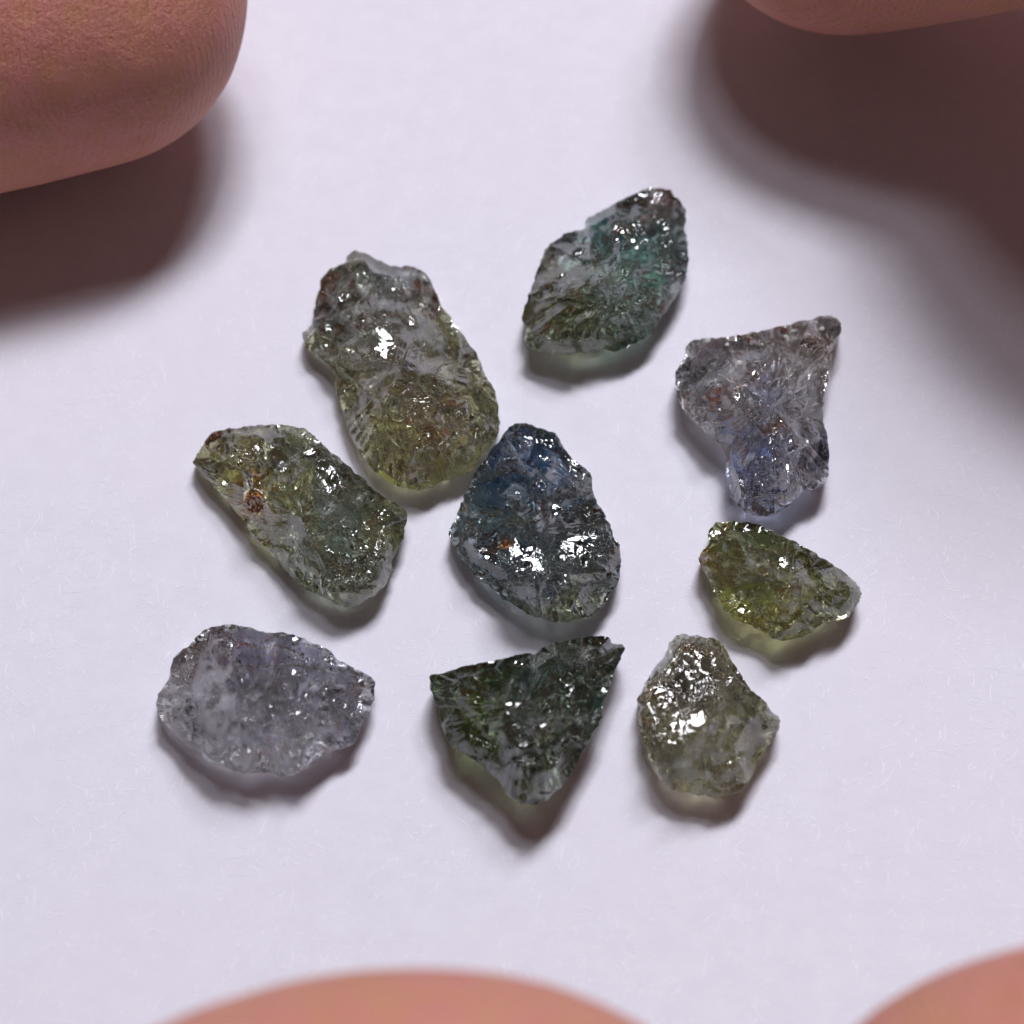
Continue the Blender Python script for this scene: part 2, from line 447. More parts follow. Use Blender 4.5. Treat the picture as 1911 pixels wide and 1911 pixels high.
    st = fbm(sx2 / 75, sy2 / 7.5, seed + 21, 3); mask = sstep(-.15, .35, fbm(X / 70, Y / 70, seed + 22, 2))
    D += stria[1] * .0045 * np.abs(st) * mask
    rg = 1 - np.abs(fbm(X / 15, Y / 15, seed + 23, 3)) * 2
    D += (.0012 * rg + .0004 * fbm(X / 4.5, Y / 4.5, seed + 24, 2)) * crumb + .0012 * fbm(X / 42, Y / 42, seed + 25, 2)
    H = H + D * edge
    Hv = np.array([0., -math.sin(TILT), math.cos(TILT)])
    # flat cleavage faces that catch the lamp
    gmask = np.zeros_like(H)
    lamp = np.array(LAMP)
    for gg in glints:
        gx, gy, rx, ry, an = gg[:5]
        gx, gy = org[0] + gx / sc_, org[1] + gy / sc_; rx, ry = rx / sc_, ry / sc_
        c_, s_ = math.cos(math.radians(an)), math.sin(math.radians(an))
        dx, dy = X - gx, Y - gy
        q = np.hypot((dx * c_ + dy * s_) / rx, (-dx * s_ + dy * c_) / ry) + fbm(X / 8, Y / 8, seed + 31, 4) * .38 - .25
        m = (1 - sstep(.75, 1.1, q)) * edge
        gmask = np.maximum(gmask, m)
        if m.sum() == 0: continue
        h0 = (H * (q < 1)).sum() / max(1, (q < 1).sum())
        # plane whose normal halves lamp and lens directions; slopes are per pixel of height along the line of sight
        ppc = FRAME / PX
        wp = np.array(W(float(gx), float(gy), zc + ht * .7)); l_ = lamp - wp; l_ /= np.linalg.norm(l_)
        c_w = np.array(CAMPOS) - wp; c_w /= np.linalg.norm(c_w)
        nrm = (l_ + c_w) @ np.array(_R)
        wz = np.array(_R)[2]   # world up in the lens frame
        stp = (gg[5] * (fbm(sx2 / 70, sy2 / 7, seed + 33, 3) + .5 * fbm(X / 9, Y / 9, seed + 34, 2))) if len(gg) > 5 else .0004 * fbm(X / 6, Y / 6, seed + 35, 2)
        H = H * (1 - m * .97) + m * .97 * (h0 + stp - ((nrm[0] * dx - nrm[1] * dy) / nrm[2] + math.tan(TILT) * dy) * ppc)
    H = np.maximum(H, 0.0)
    # underside
    con2 = .6 + .5 * fbm(X / 90, Y / 90, seed + 41, 2)
    f1, f2, idv, cx, cyy = worley(X / 85, Y / 85, seed + 42); an = idv * 37
    B = hb * (.80 * np.sqrt(np.clip(1 - R ** (3.2 + 2.6 * np.clip(fbm(X / 35, Y / 35, seed + 44, 2), -.8, .8)), 0, 1)) + .35 * con2 * (1 - R)) + edge * (.03 * f1 ** 2 + .06 * (cx * np.cos(an) + cyy * np.sin(an)) )
    B = np.maximum(B, .002 + .0 * B)
    # to the world
    d = rays_np(X, Y); cp = np.array(CAMPOS)
    zr = zc + tilt[0] * (X - cen[0]) / 500 + tilt[1] * (cen[1] - Y) / 500 + .012 * fbm(X / 40, Y / 40, seed + 51, 2) * R
    P = cp + d * ((zr - cp[2]) / d[:, 2])[:, None]
    rim = R > .9999
    H[rim] = 0; B[rim] = 0
    # foot: the stone rests on the paper
    g1, g2, gid, gx_, gy_ = worley(X / 90 + fbm(X / 80, Y / 80, seed + 81, 1) * .2, Y / 70 + fbm(X / 60, Y / 60, seed + 82, 2) * .3, seed + 83); ga = gid * 51
    facet = .055 + .085 * (gx_ * np.cos(ga) + gy_ * np.sin(ga)) + .03 * (_h(np.floor(gid * 999), np.floor(gid * 777), 3) - .5)
    k1, k2, kid, kx_, ky_ = worley(X / 19, Y / 19, seed + 84); ka = kid * 51
    facet = facet + .0000 * (kx_ * np.cos(ka) + ky_ * np.sin(ka))
    zmin = .004 + np.clip(facet, 0, .12) * edge
    B = np.maximum(np.minimum(B, (zr - zmin) / -d[:, 2]), .004); B[rim] = 0
    U = P + d * B[:, None]
    H = np.maximum(H, .002); H[rim] = 0
    T = P - d * H[:, None]
    nT = len(X)
    # underside shares the rim vertices
    nin = nT - NS
    V = np.vstack([T, U[:nin]])
    def ring(i): return 1 + i * NS
    j = np.arange(NS); jn = (j + 1) % NS
    F = []
    F.append(np.stack([np.zeros(NS, int), 1 + j, 1 + jn], -1))
    for i in range(NR - 1):
        a0, b0 = ring(i), ring(i + 1)
        F.append(np.stack([a0 + j, b0 + j, b0 + jn], -1)); F.append(np.stack([a0 + j, b0 + jn, a0 + jn], -1))
    Ft = np.vstack(F)
    Fb = Ft[:, ::-1].copy()
    Fb = np.where(Fb < nin, Fb + nT, Fb)
    Fa = np.vstack([Ft, Fb])
    # orient outward
    W0 = V - V.mean(0)
    if np.einsum('ij,ij->i', W0[Fa[:, 0]], np.cross(W0[Fa[:, 1]], W0[Fa[:, 2]])).sum() < 0: Fa = Fa[:, ::-1]
    ctr = V.mean(0); basep = Vector((float(ctr[0]), float(ctr[1]), 0.0))
    o = new_obj(name, V - np.array(basep), Fa, STONE, label=label, cat='gemstone', group='rough sapphires laid out on the paper')
    o.location = basep
    # colour zoning of the crystal, plus a glow painted into some lower edges
    col = np.tile(np.array(base, float), (nT, 1))
    qx = X + fbm(X / 50, Y / 50, seed + 61, 4) * 22; qy = Y + fbm(X / 50, Y / 50, seed + 62, 4) * 22
    fz = np.full(nT, frost)
    for b in blobs:
        x, y, r1, r2, c = b[:5]
        x, y, r1, r2 = org[0] + x / sc_, org[1] + y / sc_, r1 / sc_, r2 / sc_
        q = np.hypot((qx - x) / r1, (qy - y) / r2)
        w = np.exp(-q ** 2 * 1.1)
        if c is not None: col = col * (1 - w[:, None]) + np.array(c) * w[:, None]
        if len(b) > 5: fz = fz + b[5] * w
    fr_f = _h(fid, fid * 3 + 1, seed); fr_f2 = _h(fid, fid * 7 + 2, seed + 5)
    ridge = np.clip(1 - ed / (1.6 + 2.2 * _h(fid, fid, 4)), 0, 1) * sstep(-.35, .25, fbm(X / 30, Y / 30, seed + 75, 2))
    fz = fz * .4 + .34 * crumb
    vein = 1 - np.abs(fbm(sx2 / 40, sy2 / 13, seed + 71, 4)) * 9
    vein2 = 1 - np.abs(fbm(X / 22, Y / 22, seed + 72, 3)) * 9
    pat = fbm(X / 55, Y / 55, seed + 73, 3)
    fz = fz * (.55 + 1.6 * np.clip(pat, -.3, .6)) + np.clip(vein, 0, 1) * (.15 + .5 * crumb) + .45 * np.clip(vein2, 0, 1) * sstep(-.1, .3, pat) * crumb + .08 * pat + .6 * ridge
    fz = np.clip(fz, 0, 1) * (1 - .9 * gmask)
    col = np.clip(col, 0, 1) ** 1.0
    lum = col.mean(1, keepdims=True); col = np.clip((lum + (col - lum) * 1.22) * .92, .01, 1)
    # uneven colour; dark shade painted into crack lines and cell borders for contrast
    mott = .7 * fbm(X / 60, Y / 60, seed + 91, 2) + .3 * fbm(sx2 / 90, sy2 / 16, seed + 92, 2)
    col = col * np.clip(1.0 + .7 * mott, .45, 1.35)[:, None]
    w1_, w2_, wi_, _a1, _a2 = worley(sx2 / 36 / 1.25 + fbm(X/36, Y/36, seed+11, 2)*.25, sy2 / 36 * 1.1 + fbm(X/36, Y/36, seed+12, 2)*.25, seed + 36)
    crk = np.clip(1 - (w2_ - w1_) / .07, 0, 1) * sstep(-.2, .3, fbm(X / 40, Y / 40, seed + 93, 2))
    crk = np.maximum(crk, np.clip(1 - np.abs(fbm(X / 33, Y / 33, seed + 94, 3)) * 22, 0, 1) * .8)
    col = np.clip(col * (1 - .45 * crk[:, None] * (1 - gmask[:, None])), 0, 1)
    fz = fz * (1 - .7 * crk)
    call = np.vstack([col, col[:nin]]); fall = np.r_[fz, fz[:nin] * .12]
    me = o.data
    ca = me.attributes.new('zone', 'FLOAT_COLOR', 'POINT')
    ca.data.foreach_set('color', np.c_[call, np.ones(len(call))].astype(np.float32).ravel())
    fa = me.attributes.new('frost', 'FLOAT', 'POINT'); fa.data.foreach_set('value', fall.astype(np.float32))
    # healed cracks inside the crystal: thin curved sheets
    rg_ = np.random.default_rng(seed * 3 + 1); VV, FF = [], []
    for q in range(9):
        i = int(rg_.integers(0, nin))
        if R[i] > .55: continue
        a_, b_ = T[i], U[i]; f_ = rg_.uniform(.25, .75); c_ = a_ * (1 - f_) + b_ * f_ - np.array(basep)
        rm = min(.30 * abs(np.linalg.norm(a_ - b_)), .25 * (1 - R[i]) * size * FRAME / PX)
        n_ = np.array([rg_.normal(), rg_.normal(), rg_.normal() * 1.2]); n_ /= np.linalg.norm(n_)
        e1 = np.cross(n_, [0.3, 0.5, 0.8]); e1 /= np.linalg.norm(e1); e2 = np.cross(n_, e1)
        M_ = 14; k0 = len(VV); l1_, l2_ = rm * rg_.uniform(.7, 1.2), rm * rg_.uniform(.35, .8)
        ox = rg_.uniform(0, 50)
        for a1 in range(M_):
            for a2 in range(M_):
                uu, vv_ = a1 / (M_ - 1) * 2 - 1, a2 / (M_ - 1) * 2 - 1
                kk = math.sqrt(max(1e-6, 1 - .5 * max(uu * uu, vv_ * vv_)))
                uu2, vv2 = uu * math.sqrt(1 - vv_ * vv_ / 2), vv_ * math.sqrt(1 - uu * uu / 2)
                hh = rm * (.25 * uu2 * uu2 + .12 * math.sin(uu * 3 + ox) * vv_ + .05 * math.sin(9 * vv_ + ox))
                VV.append(c_ + e1 * uu2 * l1_ + e2 * vv2 * l2_ + n_ * hh)
        for a1 in range(M_ - 1):
            for a2 in range(M_ - 1):
                p0 = k0 + a1 * M_ + a2; FF.append((p0, p0 + M_, p0 + M_ + 1, p0 + 1))
    if VV:
        VV = np.array(VV); VV[:, 2] = np.maximum(VV[:, 2], .012)
        new_obj('inner_crack', VV, FF, CRACK, parent=o, kind='stuff')
    for nm, gx, gy, rad_, n, mt in crumbs:
        gx, gy = org[0] + gx / sc_, org[1] + gy / sc_; rad_ = rad_ / sc_
        rg_ = np.random.default_rng(seed + int(gx)); VV, FF = [], []
        for q in range(n):
            r_ = rad_ * math.sqrt(rg_.uniform()) if n > 3 else 0; a_ = rg_.uniform(0, 6.28)
            i = int(np.argmin((X - gx - r_ * math.cos(a_)) ** 2 + (Y - gy - r_ * math.sin(a_)) ** 2))
            c_ = T[i] - np.array(basep) + np.array([0, 0, .0015]); sz = (0.0042 * rg_.uniform(.5, 1.4) if n > 3 else rad_ / 500)
            b_ = bmesh.new(); bmesh.ops.create_icosphere(b_, subdivisions=1, radius=1)
            k0 = len(VV)
            for v_ in b_.verts: VV.append(c_ + np.array(v_.co) * sz * rg_.uniform(.65, 1.25, 3) * np.array([1, 1, .6]))
            for f_ in b_.faces: FF.append([k0 + v_.index for v_ in f_.verts])
            b_.free()
        new_obj(nm, VV, FF, mt, parent=o, smooth=False, kind='stuff' if n > 3 else None)
    return o

def crumb_material(name, c1, c2, rough):
    t = NT(name); co = t.n('ShaderNodeTexCoord').outputs['Object']
    n = t.n('ShaderNodeTexNoise', Vector=co, Scale=60.0, Detail=3.0)
    p = t.n('ShaderNodeBsdfPrincipled', Base_Color=t.mixc(t.mapr(n.outputs[0], .4, .6, 0, 1), c1, c2), Roughness=rough)
    t.l(p.outputs[0], t.out.inputs[0]); return t.m
def crack_material():
    t = NT('inner_crack'); co = t.n('ShaderNodeTexCoord').outputs['Object']
    n = t.n('ShaderNodeTexNoise', Vector=co, Scale=18.0, Detail=3.0, Roughness=0.5, Distortion=1.0)
    bp = t.n('ShaderNodeBump', Strength=0.2, Distance=0.01, Height=n.outputs[0])
    gl = t.n('ShaderNodeBsdfGlossy', Color=(.9, .9, .88, 1), Roughness=0.08, Normal=bp.outputs[0])
    df = t.n('ShaderNodeBsdfTranslucent', Color=(.55, .55, .5, 1))
    m0 = t.n('ShaderNodeMixShader', i0=0.3, i1=gl.outputs[0], i2=df.outputs[0])
    tp = t.n('ShaderNodeBsdfTransparent')
    m = t.n('ShaderNodeMixShader', i0=t.mapr(n.outputs[0], .40, .62, 0.0, 0.75), i1=tp.outputs[0], i2=m0.outputs[0])
    t.l(m.outputs[0], t.out.inputs[0]); return t.m
CRACK = crack_material()
RUSTM = crumb_material('rust', (.30, .075, .012, 1), (.50, .17, .03, 1), .5)
CRUMB = crumb_material('pale_crumb', (.42, .41, .40, 1), (.55, .54, .52, 1), .45)

_a, _e = math.radians(LIGHTS[0][1]), math.radians(LIGHTS[0][2])
LAMP = tuple(LIGHTS[0][3] * v for v in (math.sin(_a)*math.cos(_e), math.cos(_a)*math.cos(_e), math.sin(_e)))

OLIVE=(.50,.52,.26); GREEN=(.34,.46,.36); TEAL=(.20,.42,.44); BLUE=(.20,.32,.50); GREY=(.60,.62,.62); PALE=(.76,.77,.78)
BROWN=(.42,.33,.25); RUST=(.60,.20,.03); YELL=(.72,.72,.30); DKGREEN=(.20,.30,.16); SMOKE=(.50,.50,.50); DENIM=(.33,.44,.70)

stone('rough_stone', 'largest stone, long smoky green sapphire with a notched grey top, upper left of centre', (540,440), 3.9,
 [(405,190),(415,140),(470,103),(530,115),(620,160),(720,205),(800,225),(880,215),(940,235),(1010,290),(1050,370),(1100,490),(1170,590),(1250,690),(1320,800),(1370,870),(1400,940),(1440,1030),(1490,1110),(1515,1180),(1525,1280),(1540,1370),(1520,1450),(1470,1530),(1400,1610),(1370,1660),(1320,1720),(1230,1760),(1120,1790),(1050,1830),(940,1860),(800,1830),(700,1780),(620,1720),(550,1640),(480,1540),(430,1420),(390,1290),(350,1190),(330,1090),(320,1000),(270,930),(200,870),(140,840),(100,790),(90,710),(130,680),(155,650),(175,540),(215,380),(230,310),(280,250),(350,215)],
 [(500,240,.55),(500,500,.78),(350,570,.70),(390,360,.35),(200,700,.3),(620,520,.85),(760,600,.95),(900,560,.85),(980,780,.95),(1230,920,.72),(1400,1060,.42),(680,760,1.0),(740,870,1.05),(560,900,.85),(450,750,.75),(640,1150,.9),(900,1250,.98),(940,950,1.05),(1200,1150,.8),(1260,1400,.66),(1320,1600,.3),(900,1650,.6),(700,1600,.5),(500,1300,.45),(1300,1250,.74),(1420,1300,.5),(950,1780,.2),(800,290,.3),(650,300,.55),(850,400,.62),(1000,500,.42),(1100,650,.45),(300,850,.4)],
 0.109, .40, .45, (.64,.66,.44), [(750,350,420,300,(.58,.62,.62),.12),(300,560,260,260,(.40,.42,.40)),(1050,480,170,120,BROWN),(700,760,300,260,(.46,.50,.46)),(950,1500,420,420,(.66,.67,.34)),(1050,1350,160,300,(.60,.46,.26)),(1330,1200,200,420,(.86,.86,.64),-.2),(800,1000,260,240,(.52,.48,.42),.2)],
 .20, (-52, 1.0), 11, center=(820,950), glints=[(680,780,75,120,-25),(555,275,18,30,-30),(1010,1800,60,14,0)])

stone('rough_stone', 'dark green stone with a nipped grey tip, farthest of all the stones', (940,320), 4.55,
 [(690,450),(700,410),(780,350),(900,290),(1000,240),(1110,190),(1230,135),(1330,138),(1410,150),(1450,200),(1510,260),(1545,320),(1550,420),(1535,500),(1560,570),(1575,680),(1570,800),(1550,900),(1510,1000),(1450,1090),(1380,1190),(1320,1260),(1280,1360),(1200,1420),(1080,1480),(980,1530),(860,1525),(720,1530),(560,1560),(420,1560),(300,1530),(220,1490),(180,1430),(185,1340),(150,1260),(160,1190),(200,1080),(240,960),(280,850),(320,740),(350,650),(420,600),(500,530),(600,500),(690,485)],
 [(940,450,.8),(1000,560,1),(1120,600,.95),(740,700,.95),(740,520,.85),(600,560,.6),(720,800,1),(1130,790,1.0),(650,870,.9),(460,1060,.8),(500,930,.8),(250,1100,.35),(900,1000,1.0),(880,1280,.8),(1300,1230,.45),(800,1200,.9),(700,1450,.4),(350,1400,.4),(1350,700,.75),(1440,600,.6),(1300,400,.6),(1480,470,.5),(1200,250,.4),(1000,350,.6),(1480,800,.45),(1340,1000,.65),(1050,1400,.35),(1150,420,.8)],
 0.141, .36, .5, (.36,.44,.40), [(550,1200,420,380,(.42,.42,.17)),(1080,1000,330,330,(.38,.60,.46)),(980,650,330,170,TEAL),(1350,260,260,180,(.40,.37,.35)),(400,800,160,260,(.42,.40,.34),.2),(1450,900,160,260,(.34,.40,.46)),(560,600,200,120,(.34,.38,.42),.1)],
 .13, (-15, .8), 23, center=(880,880), glints=[(980,530,50,70,-20),(635,680,40,30,-30),(1110,610,22,80,-25),(315,990,16,16,0),(490,885,34,14,-30),(820,888,16,12,0),(680,585,12,30,20),(1215,590,26,14,20)])

stone('rough_stone', 'pale grey T-shaped stone with a blue lower stem, right of the dark stones', (1230,560), 4.55,
 [(215,480),(220,420),(250,360),(290,330),(400,322),(550,312),(700,288),(850,258),(1000,225),(1150,190),(1280,165),(1370,133),(1450,130),(1510,150),(1550,195),(1550,270),(1510,350),(1480,430),(1460,520),(1450,600),(1430,700),(1405,830),(1390,920),(1395,1020),(1420,1100),(1440,1200),(1448,1350),(1440,1480),(1410,1570),(1340,1605),(1210,1620),(1190,1660),(1130,1730),(1050,1790),(950,1835),(850,1845),(740,1810),(660,1750),(610,1660),(580,1560),(565,1450),(565,1330),(530,1240),(470,1180),(400,1130),(320,1060),(260,990),(190,910),(155,840),(135,740),(130,650),(150,580)],
 [(430,600,.8),(700,740,1.0),(860,720,1),(1100,640,.95),(1250,560,.9),(1400,330,.7),(1200,250,.6),(900,350,.55),(600,420,.55),(350,500,.5),(780,430,.8),(1080,430,.85),(420,760,.6),(680,960,.75),(540,1150,.4),(300,850,.35),(900,900,.95),(730,920,.9),(920,1150,.8),(1100,1000,.85),(1240,950,.75),(1330,700,.6),(1250,1250,.5),(1200,1500,.4),(1350,1400,.5),(1090,1300,.8),(960,1450,.75),(780,1400,.75),(640,1350,.45),(720,1650,.4),(950,1700,.45),(1080,1600,.5),(1380,1000,.4)],
 0.159, .34, .5, (.86,.85,.82), [(850,400,600,180,(.52,.49,.45),.0),(1200,450,180,160,(.70,.66,.58),.1),(750,640,180,70,(.66,.46,.36)),(850,1350,330,380,DENIM,.05),(1350,1350,110,300,(.42,.48,.68),.0),(950,820,150,150,(.62,.68,.80),.2),(1000,1060,110,60,(.62,.30,.18)),(300,700,260,260,(.66,.68,.70),.1)],
 .10, (-84, 1.1), 37, center=(960,900), glints=[(1215,360,14,34,20),(800,600,30,80,-35),(515,930,14,14,0),(1115,1200,14,50,0),(1090,1430,14,50,0),(1030,1550,18,18,0),(1355,1540,16,16,0),(1340,1145,20,12,30)], dome=.36,
 crumbs=[('pale_crumb',1080,315,24,1,CRUMB),('pale_crumb',875,385,14,1,CRUMB),('pale_crumb',680,540,34,1,CRUMB),('pale_crumb',1325,190,26,1,CRUMB),('pale_crumb',1380,245,28,1,CRUMB),('pale_crumb',580,375,22,1,CRUMB)])

stone('rough_stone', 'olive green oblong stone with an orange rust spot, left of the central blue stone', (340,770), 4.343,
 [(80,400),(100,360),(150,290),(200,200),(230,145),(300,145),(380,125),(470,115),(560,95),(680,92),(800,92),(900,105),(990,125),(1050,165),(1110,230),(1180,290),(1250,345),(1320,410),(1400,475),(1480,540),(1560,625),(1650,690),(1750,740),(1810,780),(1828,840),(1820,900),(1800,960),(1795,1020),(1750,1100),(1720,1160),(1700,1220),(1700,1290),(1680,1360),(1620,1430),(1540,1500),(1470,1535),(1400,1570),(1330,1580),(1230,1540),(1150,1500),(1050,1460),(950,1400),(870,1320),(780,1220),(700,1130),(600,1040),(540,960),(500,880),(430,800),(350,700),(270,620),(200,540),(130,470)],
 [(640,220,.6),(960,300,.8),(1170,330,.5),(1060,480,1),(1060,620,1),(1130,780,1),(1160,1000,1.0),(1150,1150,.9),(1000,1150,.7),(740,480,.75),(560,620,.6),(420,650,.4),(700,700,.62),(800,900,.68),(700,1080,.4),(870,1130,.6),(1150,1430,.5),(1300,900,.85),(1350,1050,.8),(1480,880,.8),(1600,850,.7),(1720,850,.5),(1500,680,.6),(1400,600,.65),(1600,1150,.6),(1450,1400,.4),(1300,1300,.7),(260,280,.4),(350,380,.5),(360,220,.5),(450,480,.55),(200,420,.3),(550,300,.6),(900,560,.85)],
 0.109, .34, .45, (.46,.50,.36), [(450,250,330,130,(.42,.38,.26)),(700,750,380,350,(.70,.76,.42),-.05),(320,450,220,180,(.64,.64,.38)),(585,730,130,140,RUST,.2),(1180,800,130,420,(.42,.48,.48),.32),(1400,1000,300,360,(.34,.42,.40)),(1100,350,320,200,(.38,.38,.34),.2),(1600,1000,180,160,(.48,.48,.26))],
 .15, (-60, .9), 41, center=(960,850), glints=[(1180,500,80,170,-20,.0012),(1080,330,110,42,-8),(1530,690,16,30,-30),(1620,800,60,26,50),(350,570,30,26,0),(960,1330,24,70,-35),(1190,440,30,14,20),(1170,780,26,14,0),(1270,1320,16,10,0),(1470,1090,50,20,0)], crumbs=[('rust_spot',585,735,85,110,RUSTM)])

stone('rough_stone', 'dark steel blue pear-shaped stone sparkling at the centre of the group', (820,770), 4.55,
 [(80,1030),(85,980),(130,900),(160,820),(200,720),(240,620),(280,550),(310,490),(360,430),(400,370),(450,290),(510,230),(560,160),(600,110),(650,88),(740,92),(830,115),(920,145),(990,180),(1030,240),(1070,310),(1120,370),(1200,440),(1270,480),(1295,540),(1300,640),(1330,730),(1370,810),(1410,880),(1460,960),(1490,1060),(1530,1130),(1548,1190),(1540,1280),(1535,1380),(1510,1470),(1450,1560),(1390,1650),(1320,1725),(1240,1745),(1130,1775),(1000,1785),(860,1750),(740,1710),(640,1640),(540,1590),(470,1520),(400,1460),(310,1400),(230,1300),(160,1200),(110,1110)],
 [(570,220,.5),(470,640,.6),(330,900,.5),(520,730,.85),(860,760,.95),(1000,630,.95),(1200,700,.75),(740,450,.85),(800,200,.45),(1000,350,.5),(1100,520,.6),(600,1050,.85),(420,1200,.7),(320,1130,.5),(130,1000,.2),(200,1150,.3),(700,1250,1),(840,1350,.95),(960,1350,.9),(1200,1170,.9),(1050,1000,1),(830,1000,.95),(980,800,.95),(1100,1380,.85),(940,1520,.7),(700,1600,.4),(1000,1650,.4),(1200,1600,.5),(1350,1500,.5),(1400,1200,.6),(1350,950,.6),(450,1450,.35),(220,900,.3),(600,1450,.6),(1450,1350,.4)],
 0.125, .42, .45, (.38,.43,.42), [(650,350,380,260,(.19,.28,.42),.0),(750,650,330,150,(.20,.34,.48),.2),(450,900,220,200,(.20,.36,.42)),(1150,600,150,170,(.36,.36,.40),.3),(1250,850,230,200,(.24,.28,.24)),(1050,1600,330,160,(.50,.50,.24)),(560,1110,60,50,RUST),(620,1400,330,180,(.42,.48,.46),.12)],
 .17, (-25, .9), 53, center=(820,1000), chip=1.15, glints=[(760,1230,190,150,30,.0011),(1170,1130,230,100,-20,.0013),(420,1200,110,45,38),(700,1180,100,110,30),(800,1310,90,60,40),(990,820,45,45,0),(1110,1060,90,22,-20),(1240,1240,50,60,30),(1080,1360,14,40,25),(930,1540,55,40,-20),(1440,1390,26,26,0),(660,680,28,16,20),(870,620,24,50,0),(230,985,16,12,0),(1305,1070,26,16,-20),(1350,1200,40,18,40),(950,230,40,16,0),(760,215,40,12,10)], crumbs=[('rust_spot',560,1120,36,22,RUSTM)])

stone('rough_stone', 'small olive stone glowing yellow along its lower edge, under the T-shaped stone', (1280,950), 5.46,
 [(125,500),(150,450),(200,380),(225,310),(220,250),(250,190),(310,140),(400,118),(500,125),(620,130),(740,155),(850,200),(960,260),(1060,300),(1160,350),(1280,430),(1400,500),(1500,565),(1600,625),(1680,700),(1760,780),(1790,850),(1775,930),(1730,1010),(1680,1090),(1600,1130),(1500,1155),(1420,1165),(1330,1200),(1280,1260),(1200,1310),(1080,1335),(960,1340),(860,1310),(780,1260),(680,1200),(560,1150),(470,1110),(380,1040),(330,980),(290,900),(260,800),(230,710),(180,640),(135,580)],
 [(430,540,.75),(680,600,.9),(880,760,.95),(1050,900,.92),(1180,980,.8),(1400,1080,.5),(300,600,.5),(620,220,.5),(500,300,.6),(300,280,.4),(380,430,.68),(860,560,.95),(1000,540,1),(1080,680,1),(980,300,.55),(1250,500,.6),(1200,700,.9),(1350,850,.8),(1500,800,.6),(1620,750,.4),(1640,930,.4),(620,900,.5),(450,800,.35),(600,1050,.25),(850,1000,.5),(1000,1200,.25),(800,1150,.18),(1150,1150,.4),(1500,1000,.5),(240,480,.4),(640,750,.7)],
 0.141, .30, .5, (.50,.53,.30), [(750,350,330,200,(.36,.45,.20)),(1200,650,420,250,(.42,.44,.22)),(700,1050,420,120,(.97,.97,.40),-.15),(230,520,120,130,(.48,.32,.14)),(700,700,300,90,(.52,.50,.44),.15),(450,680,160,80,(.52,.34,.20)),(1550,1050,200,120,(.60,.62,.56),.2)],  # bright yellow blob paints the lower-edge glow into the colour
 .16, (-33, .9), 67, center=(950,730), glints=[(990,550,40,60,10),(1095,600,14,12,0),(940,600,20,12,0),(600,1010,70,60,20),(480,880,18,36,-20),(780,1195,36,16,20),(690,910,16,20,0)], dome=.36)

stone('rough_stone', 'clear lilac grey stone with a frosted faceted skin, lower left of the group', (270,1140), 4.247,
 [(88,720),(100,660),(150,600),(185,530),(200,450),(220,390),(260,330),(340,275),(400,225),(430,180),(500,130),(600,112),(680,102),(780,120),(880,140),(960,165),(1060,162),(1180,185),(1300,235),(1400,275),(1480,315),(1530,380),(1620,430),(1720,480),(1800,520),(1830,560),(1828,640),(1815,720),(1790,790),(1740,860),(1710,930),(1700,990),(1640,1060),(1540,1100),(1450,1130),(1370,1180),(1280,1250),(1190,1300),(1090,1315),(1000,1285),(900,1285),(800,1290),(700,1270),(600,1240),(500,1190),(430,1130),(330,1070),(260,1020),(210,950),(140,880),(95,820)],
 [(550,250,.6),(720,190,.5),(760,330,.8),(980,350,.75),(960,520,1),(860,650,1),(620,640,.9),(480,600,.7),(440,700,.7),(540,480,.75),(330,450,.5),(250,600,.4),(280,780,.45),(420,920,.5),(650,850,.85),(1000,850,.85),(1050,950,.8),(1300,950,.7),(1500,950,.5),(640,1060,.55),(850,1060,.6),(1100,1100,.5),(1300,1100,.35),(1200,600,.95),(1280,530,.9),(1450,700,.75),(1340,750,.8),(1600,600,.6),(1690,700,.5),(1750,620,.4),(1650,850,.45),(1400,450,.6),(1200,350,.6),(1550,500,.5),(1050,230,.4),(1150,750,.95),(700,1200,.25),(500,1080,.3)],
 0.125, .36, .5, (.87,.89,.92), [(450,400,200,240,(.66,.62,.56)),(850,480,240,200,(.54,.54,.66),-.1),(1350,650,260,150,(.40,.40,.46),-.1),(800,1150,560,160,(.80,.83,.80),-.05),(900,1070,150,60,(.68,.78,.86)),(1150,300,480,160,(.62,.62,.68),.2)],
 .22, (-75, 1.3), 71, center=(950,700), glints=[(1195,490,34,24,30),(1275,525,14,30,20),(1335,670,12,26,20),(1215,810,22,14,0),(1280,750,30,14,20),(1700,780,20,60,10),(470,1070,12,44,10),(840,425,12,10,0),(1550,880,8,24,10)])

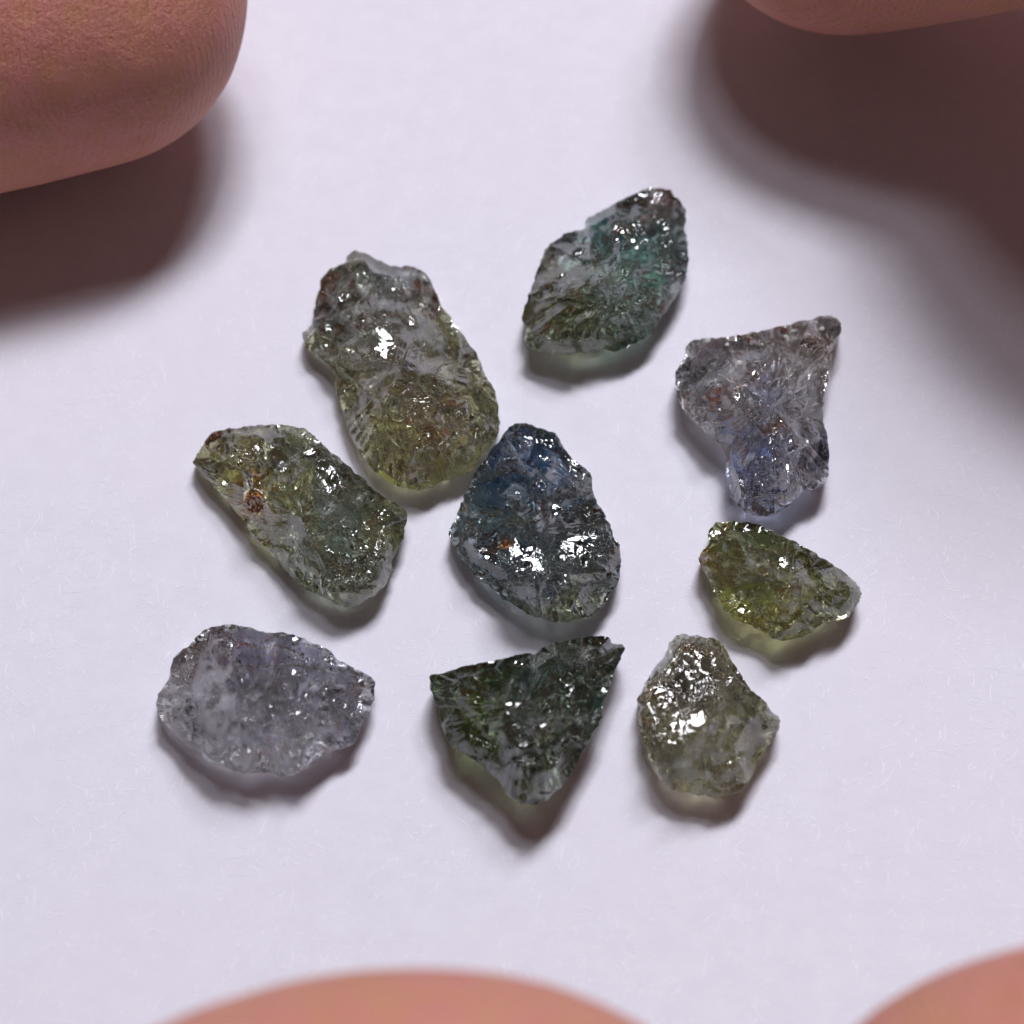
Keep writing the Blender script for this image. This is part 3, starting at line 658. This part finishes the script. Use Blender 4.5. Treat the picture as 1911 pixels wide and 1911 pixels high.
stone('rough_stone', 'darkest green triangular stone pointing down, in the middle of the bottom row', (780,1160), 4.66,
 [(95,480),(110,455),(180,455),(300,420),(420,380),(560,360),(700,325),(820,295),(930,272),(1020,280),(1080,225),(1160,180),(1250,170),(1380,140),(1500,122),(1640,122),(1670,145),(1680,185),(1780,200),(1805,230),(1780,300),(1740,370),(1700,470),(1670,570),(1640,660),(1610,700),(1605,830),(1560,920),(1510,1000),(1450,1100),(1400,1200),(1350,1310),(1290,1400),(1210,1480),(1130,1550),(1040,1600),(960,1600),(880,1590),(810,1530),(740,1450),(690,1380),(590,1290),(500,1220),(400,1150),(300,1090),(240,1010),(200,900),(185,780),(140,680),(100,570)],
 [(300,450,.4),(240,700,.45),(430,530,.6),(640,640,.8),(750,760,.9),(820,500,.85),(900,330,.5),(1000,420,.8),(1200,300,.7),(1450,250,.6),(1600,220,.45),(1280,560,.8),(1200,820,.9),(1000,920,1.0),(900,720,.95),(700,960,.95),(860,1180,.85),(600,900,.7),(450,800,.55),(300,900,.4),(500,1100,.4),(1400,860,.7),(1320,980,.65),(1500,550,.55),(1560,750,.45),(1650,480,.35),(1400,1100,.35),(1200,1050,.7),(1100,1300,.55),(1000,1450,.4),(900,1500,.3),(750,1300,.5),(1500,850,.4),(1150,1000,.8),(500,480,.6)],
 0.21, .34, .5, (.12,.16,.11), [(550,850,340,320,(.20,.27,.06),-.08),(950,420,260,130,(.30,.38,.36),.18),(1400,300,230,120,(.36,.38,.34),.2),(1350,900,120,60,(.55,.58,.56),.4),(1450,700,140,160,(.26,.40,.40),.15),(1000,1020,160,60,(.36,.26,.14)),(900,1450,300,150,(.34,.36,.20),.1),(1450,1050,130,130,(.12,.16,.14),-.1),(900,950,150,250,(.28,.32,.34),.12)],
 .12, (-130, 1.1), 83, center=(950,750), glints=[(785,710,30,20,0),(870,710,30,14,-10),(780,795,26,14,30),(1150,345,50,12,0),(1280,190,12,16,0),(1090,905,22,24,20),(1390,790,30,16,-30),(1330,600,12,70,40),(690,975,14,14,0),(800,1100,14,14,0),(1145,1430,10,18,0),(955,670,14,14,0),(885,615,12,12,0),(1040,885,50,8,-25)])

stone('rough_stone', 'khaki stone with a brilliant metallic-looking striped top facet, lowest at the right', (1160,1160), 5.166,
 [(140,740),(170,690),(220,600),(270,520),(330,430),(390,350),(440,270),(450,200),(530,130),(600,115),(680,122),(780,140),(890,150),(960,200),(1010,270),(1060,360),(1110,440),(1170,540),(1240,640),(1320,710),(1400,790),(1450,870),(1500,900),(1535,960),(1520,1050),(1470,1120),(1420,1190),(1350,1290),(1300,1370),(1270,1450),(1230,1540),(1170,1610),(1110,1650),(1000,1690),(900,1705),(780,1680),(680,1665),(560,1650),(450,1600),(360,1530),(310,1440),(260,1340),(240,1210),(180,1120),(155,1010),(160,900),(180,830),(150,790)],
 [(400,1170,.78),(600,1200,.92),(700,1110,.98),(840,900,.98),(1000,720,.85),(1090,560,.65),(880,400,.85),(540,250,.6),(750,250,.65),(880,300,.6),(900,620,.95),(560,500,.82),(640,850,.98),(400,600,.65),(430,900,.85),(250,850,.55),(300,1000,.62),(250,700,.5),(1150,800,.6),(1250,950,.5),(1350,1050,.45),(1000,1000,.72),(900,1300,.66),(700,1400,.52),(850,1550,.35),(500,1400,.40),(1100,1300,.5),(1200,1200,.5),(1150,1500,.3),(1000,1600,.2),(400,1350,.3),(1450,1000,.3),(1000,400,.45),(600,1580,.2)],
 0.141, .36, .5, (.70,.69,.50), [(600,600,380,430,(.44,.42,.38),.0),(350,700,90,80,(.80,.66,.40)),(1200,850,220,200,(.42,.42,.34)),(800,1600,420,100,(.97,.95,.60),-.1),(600,1400,260,120,(.58,.66,.60)),(1150,1250,180,150,(.62,.62,.30)),(230,930,70,70,(.60,.40,.20))],  # pale yellow blob at the bottom is a painted-in glow
 .18, (-100, 1.5), 97, center=(800,930), glints=[(600,520,330,330,10,.0022),(350,800,220,230,10,.0022),(560,1000,250,130,-30,.0018),(600,560,90,110,10),(810,450,60,180,8),(680,420,20,90,5),(470,640,26,90,-15),(330,690,80,60,0),(320,960,60,50,20),(500,1020,120,40,-30),(740,940,90,70,-30),(930,520,40,50,20),(1040,560,25,70,30),(430,480,50,30,0),(480,760,60,24,-20),(640,250,60,30,-30),(1120,1620,34,14,-30),(1100,1320,90,16,-35),(460,1550,26,10,30),(600,1170,16,20,0)])
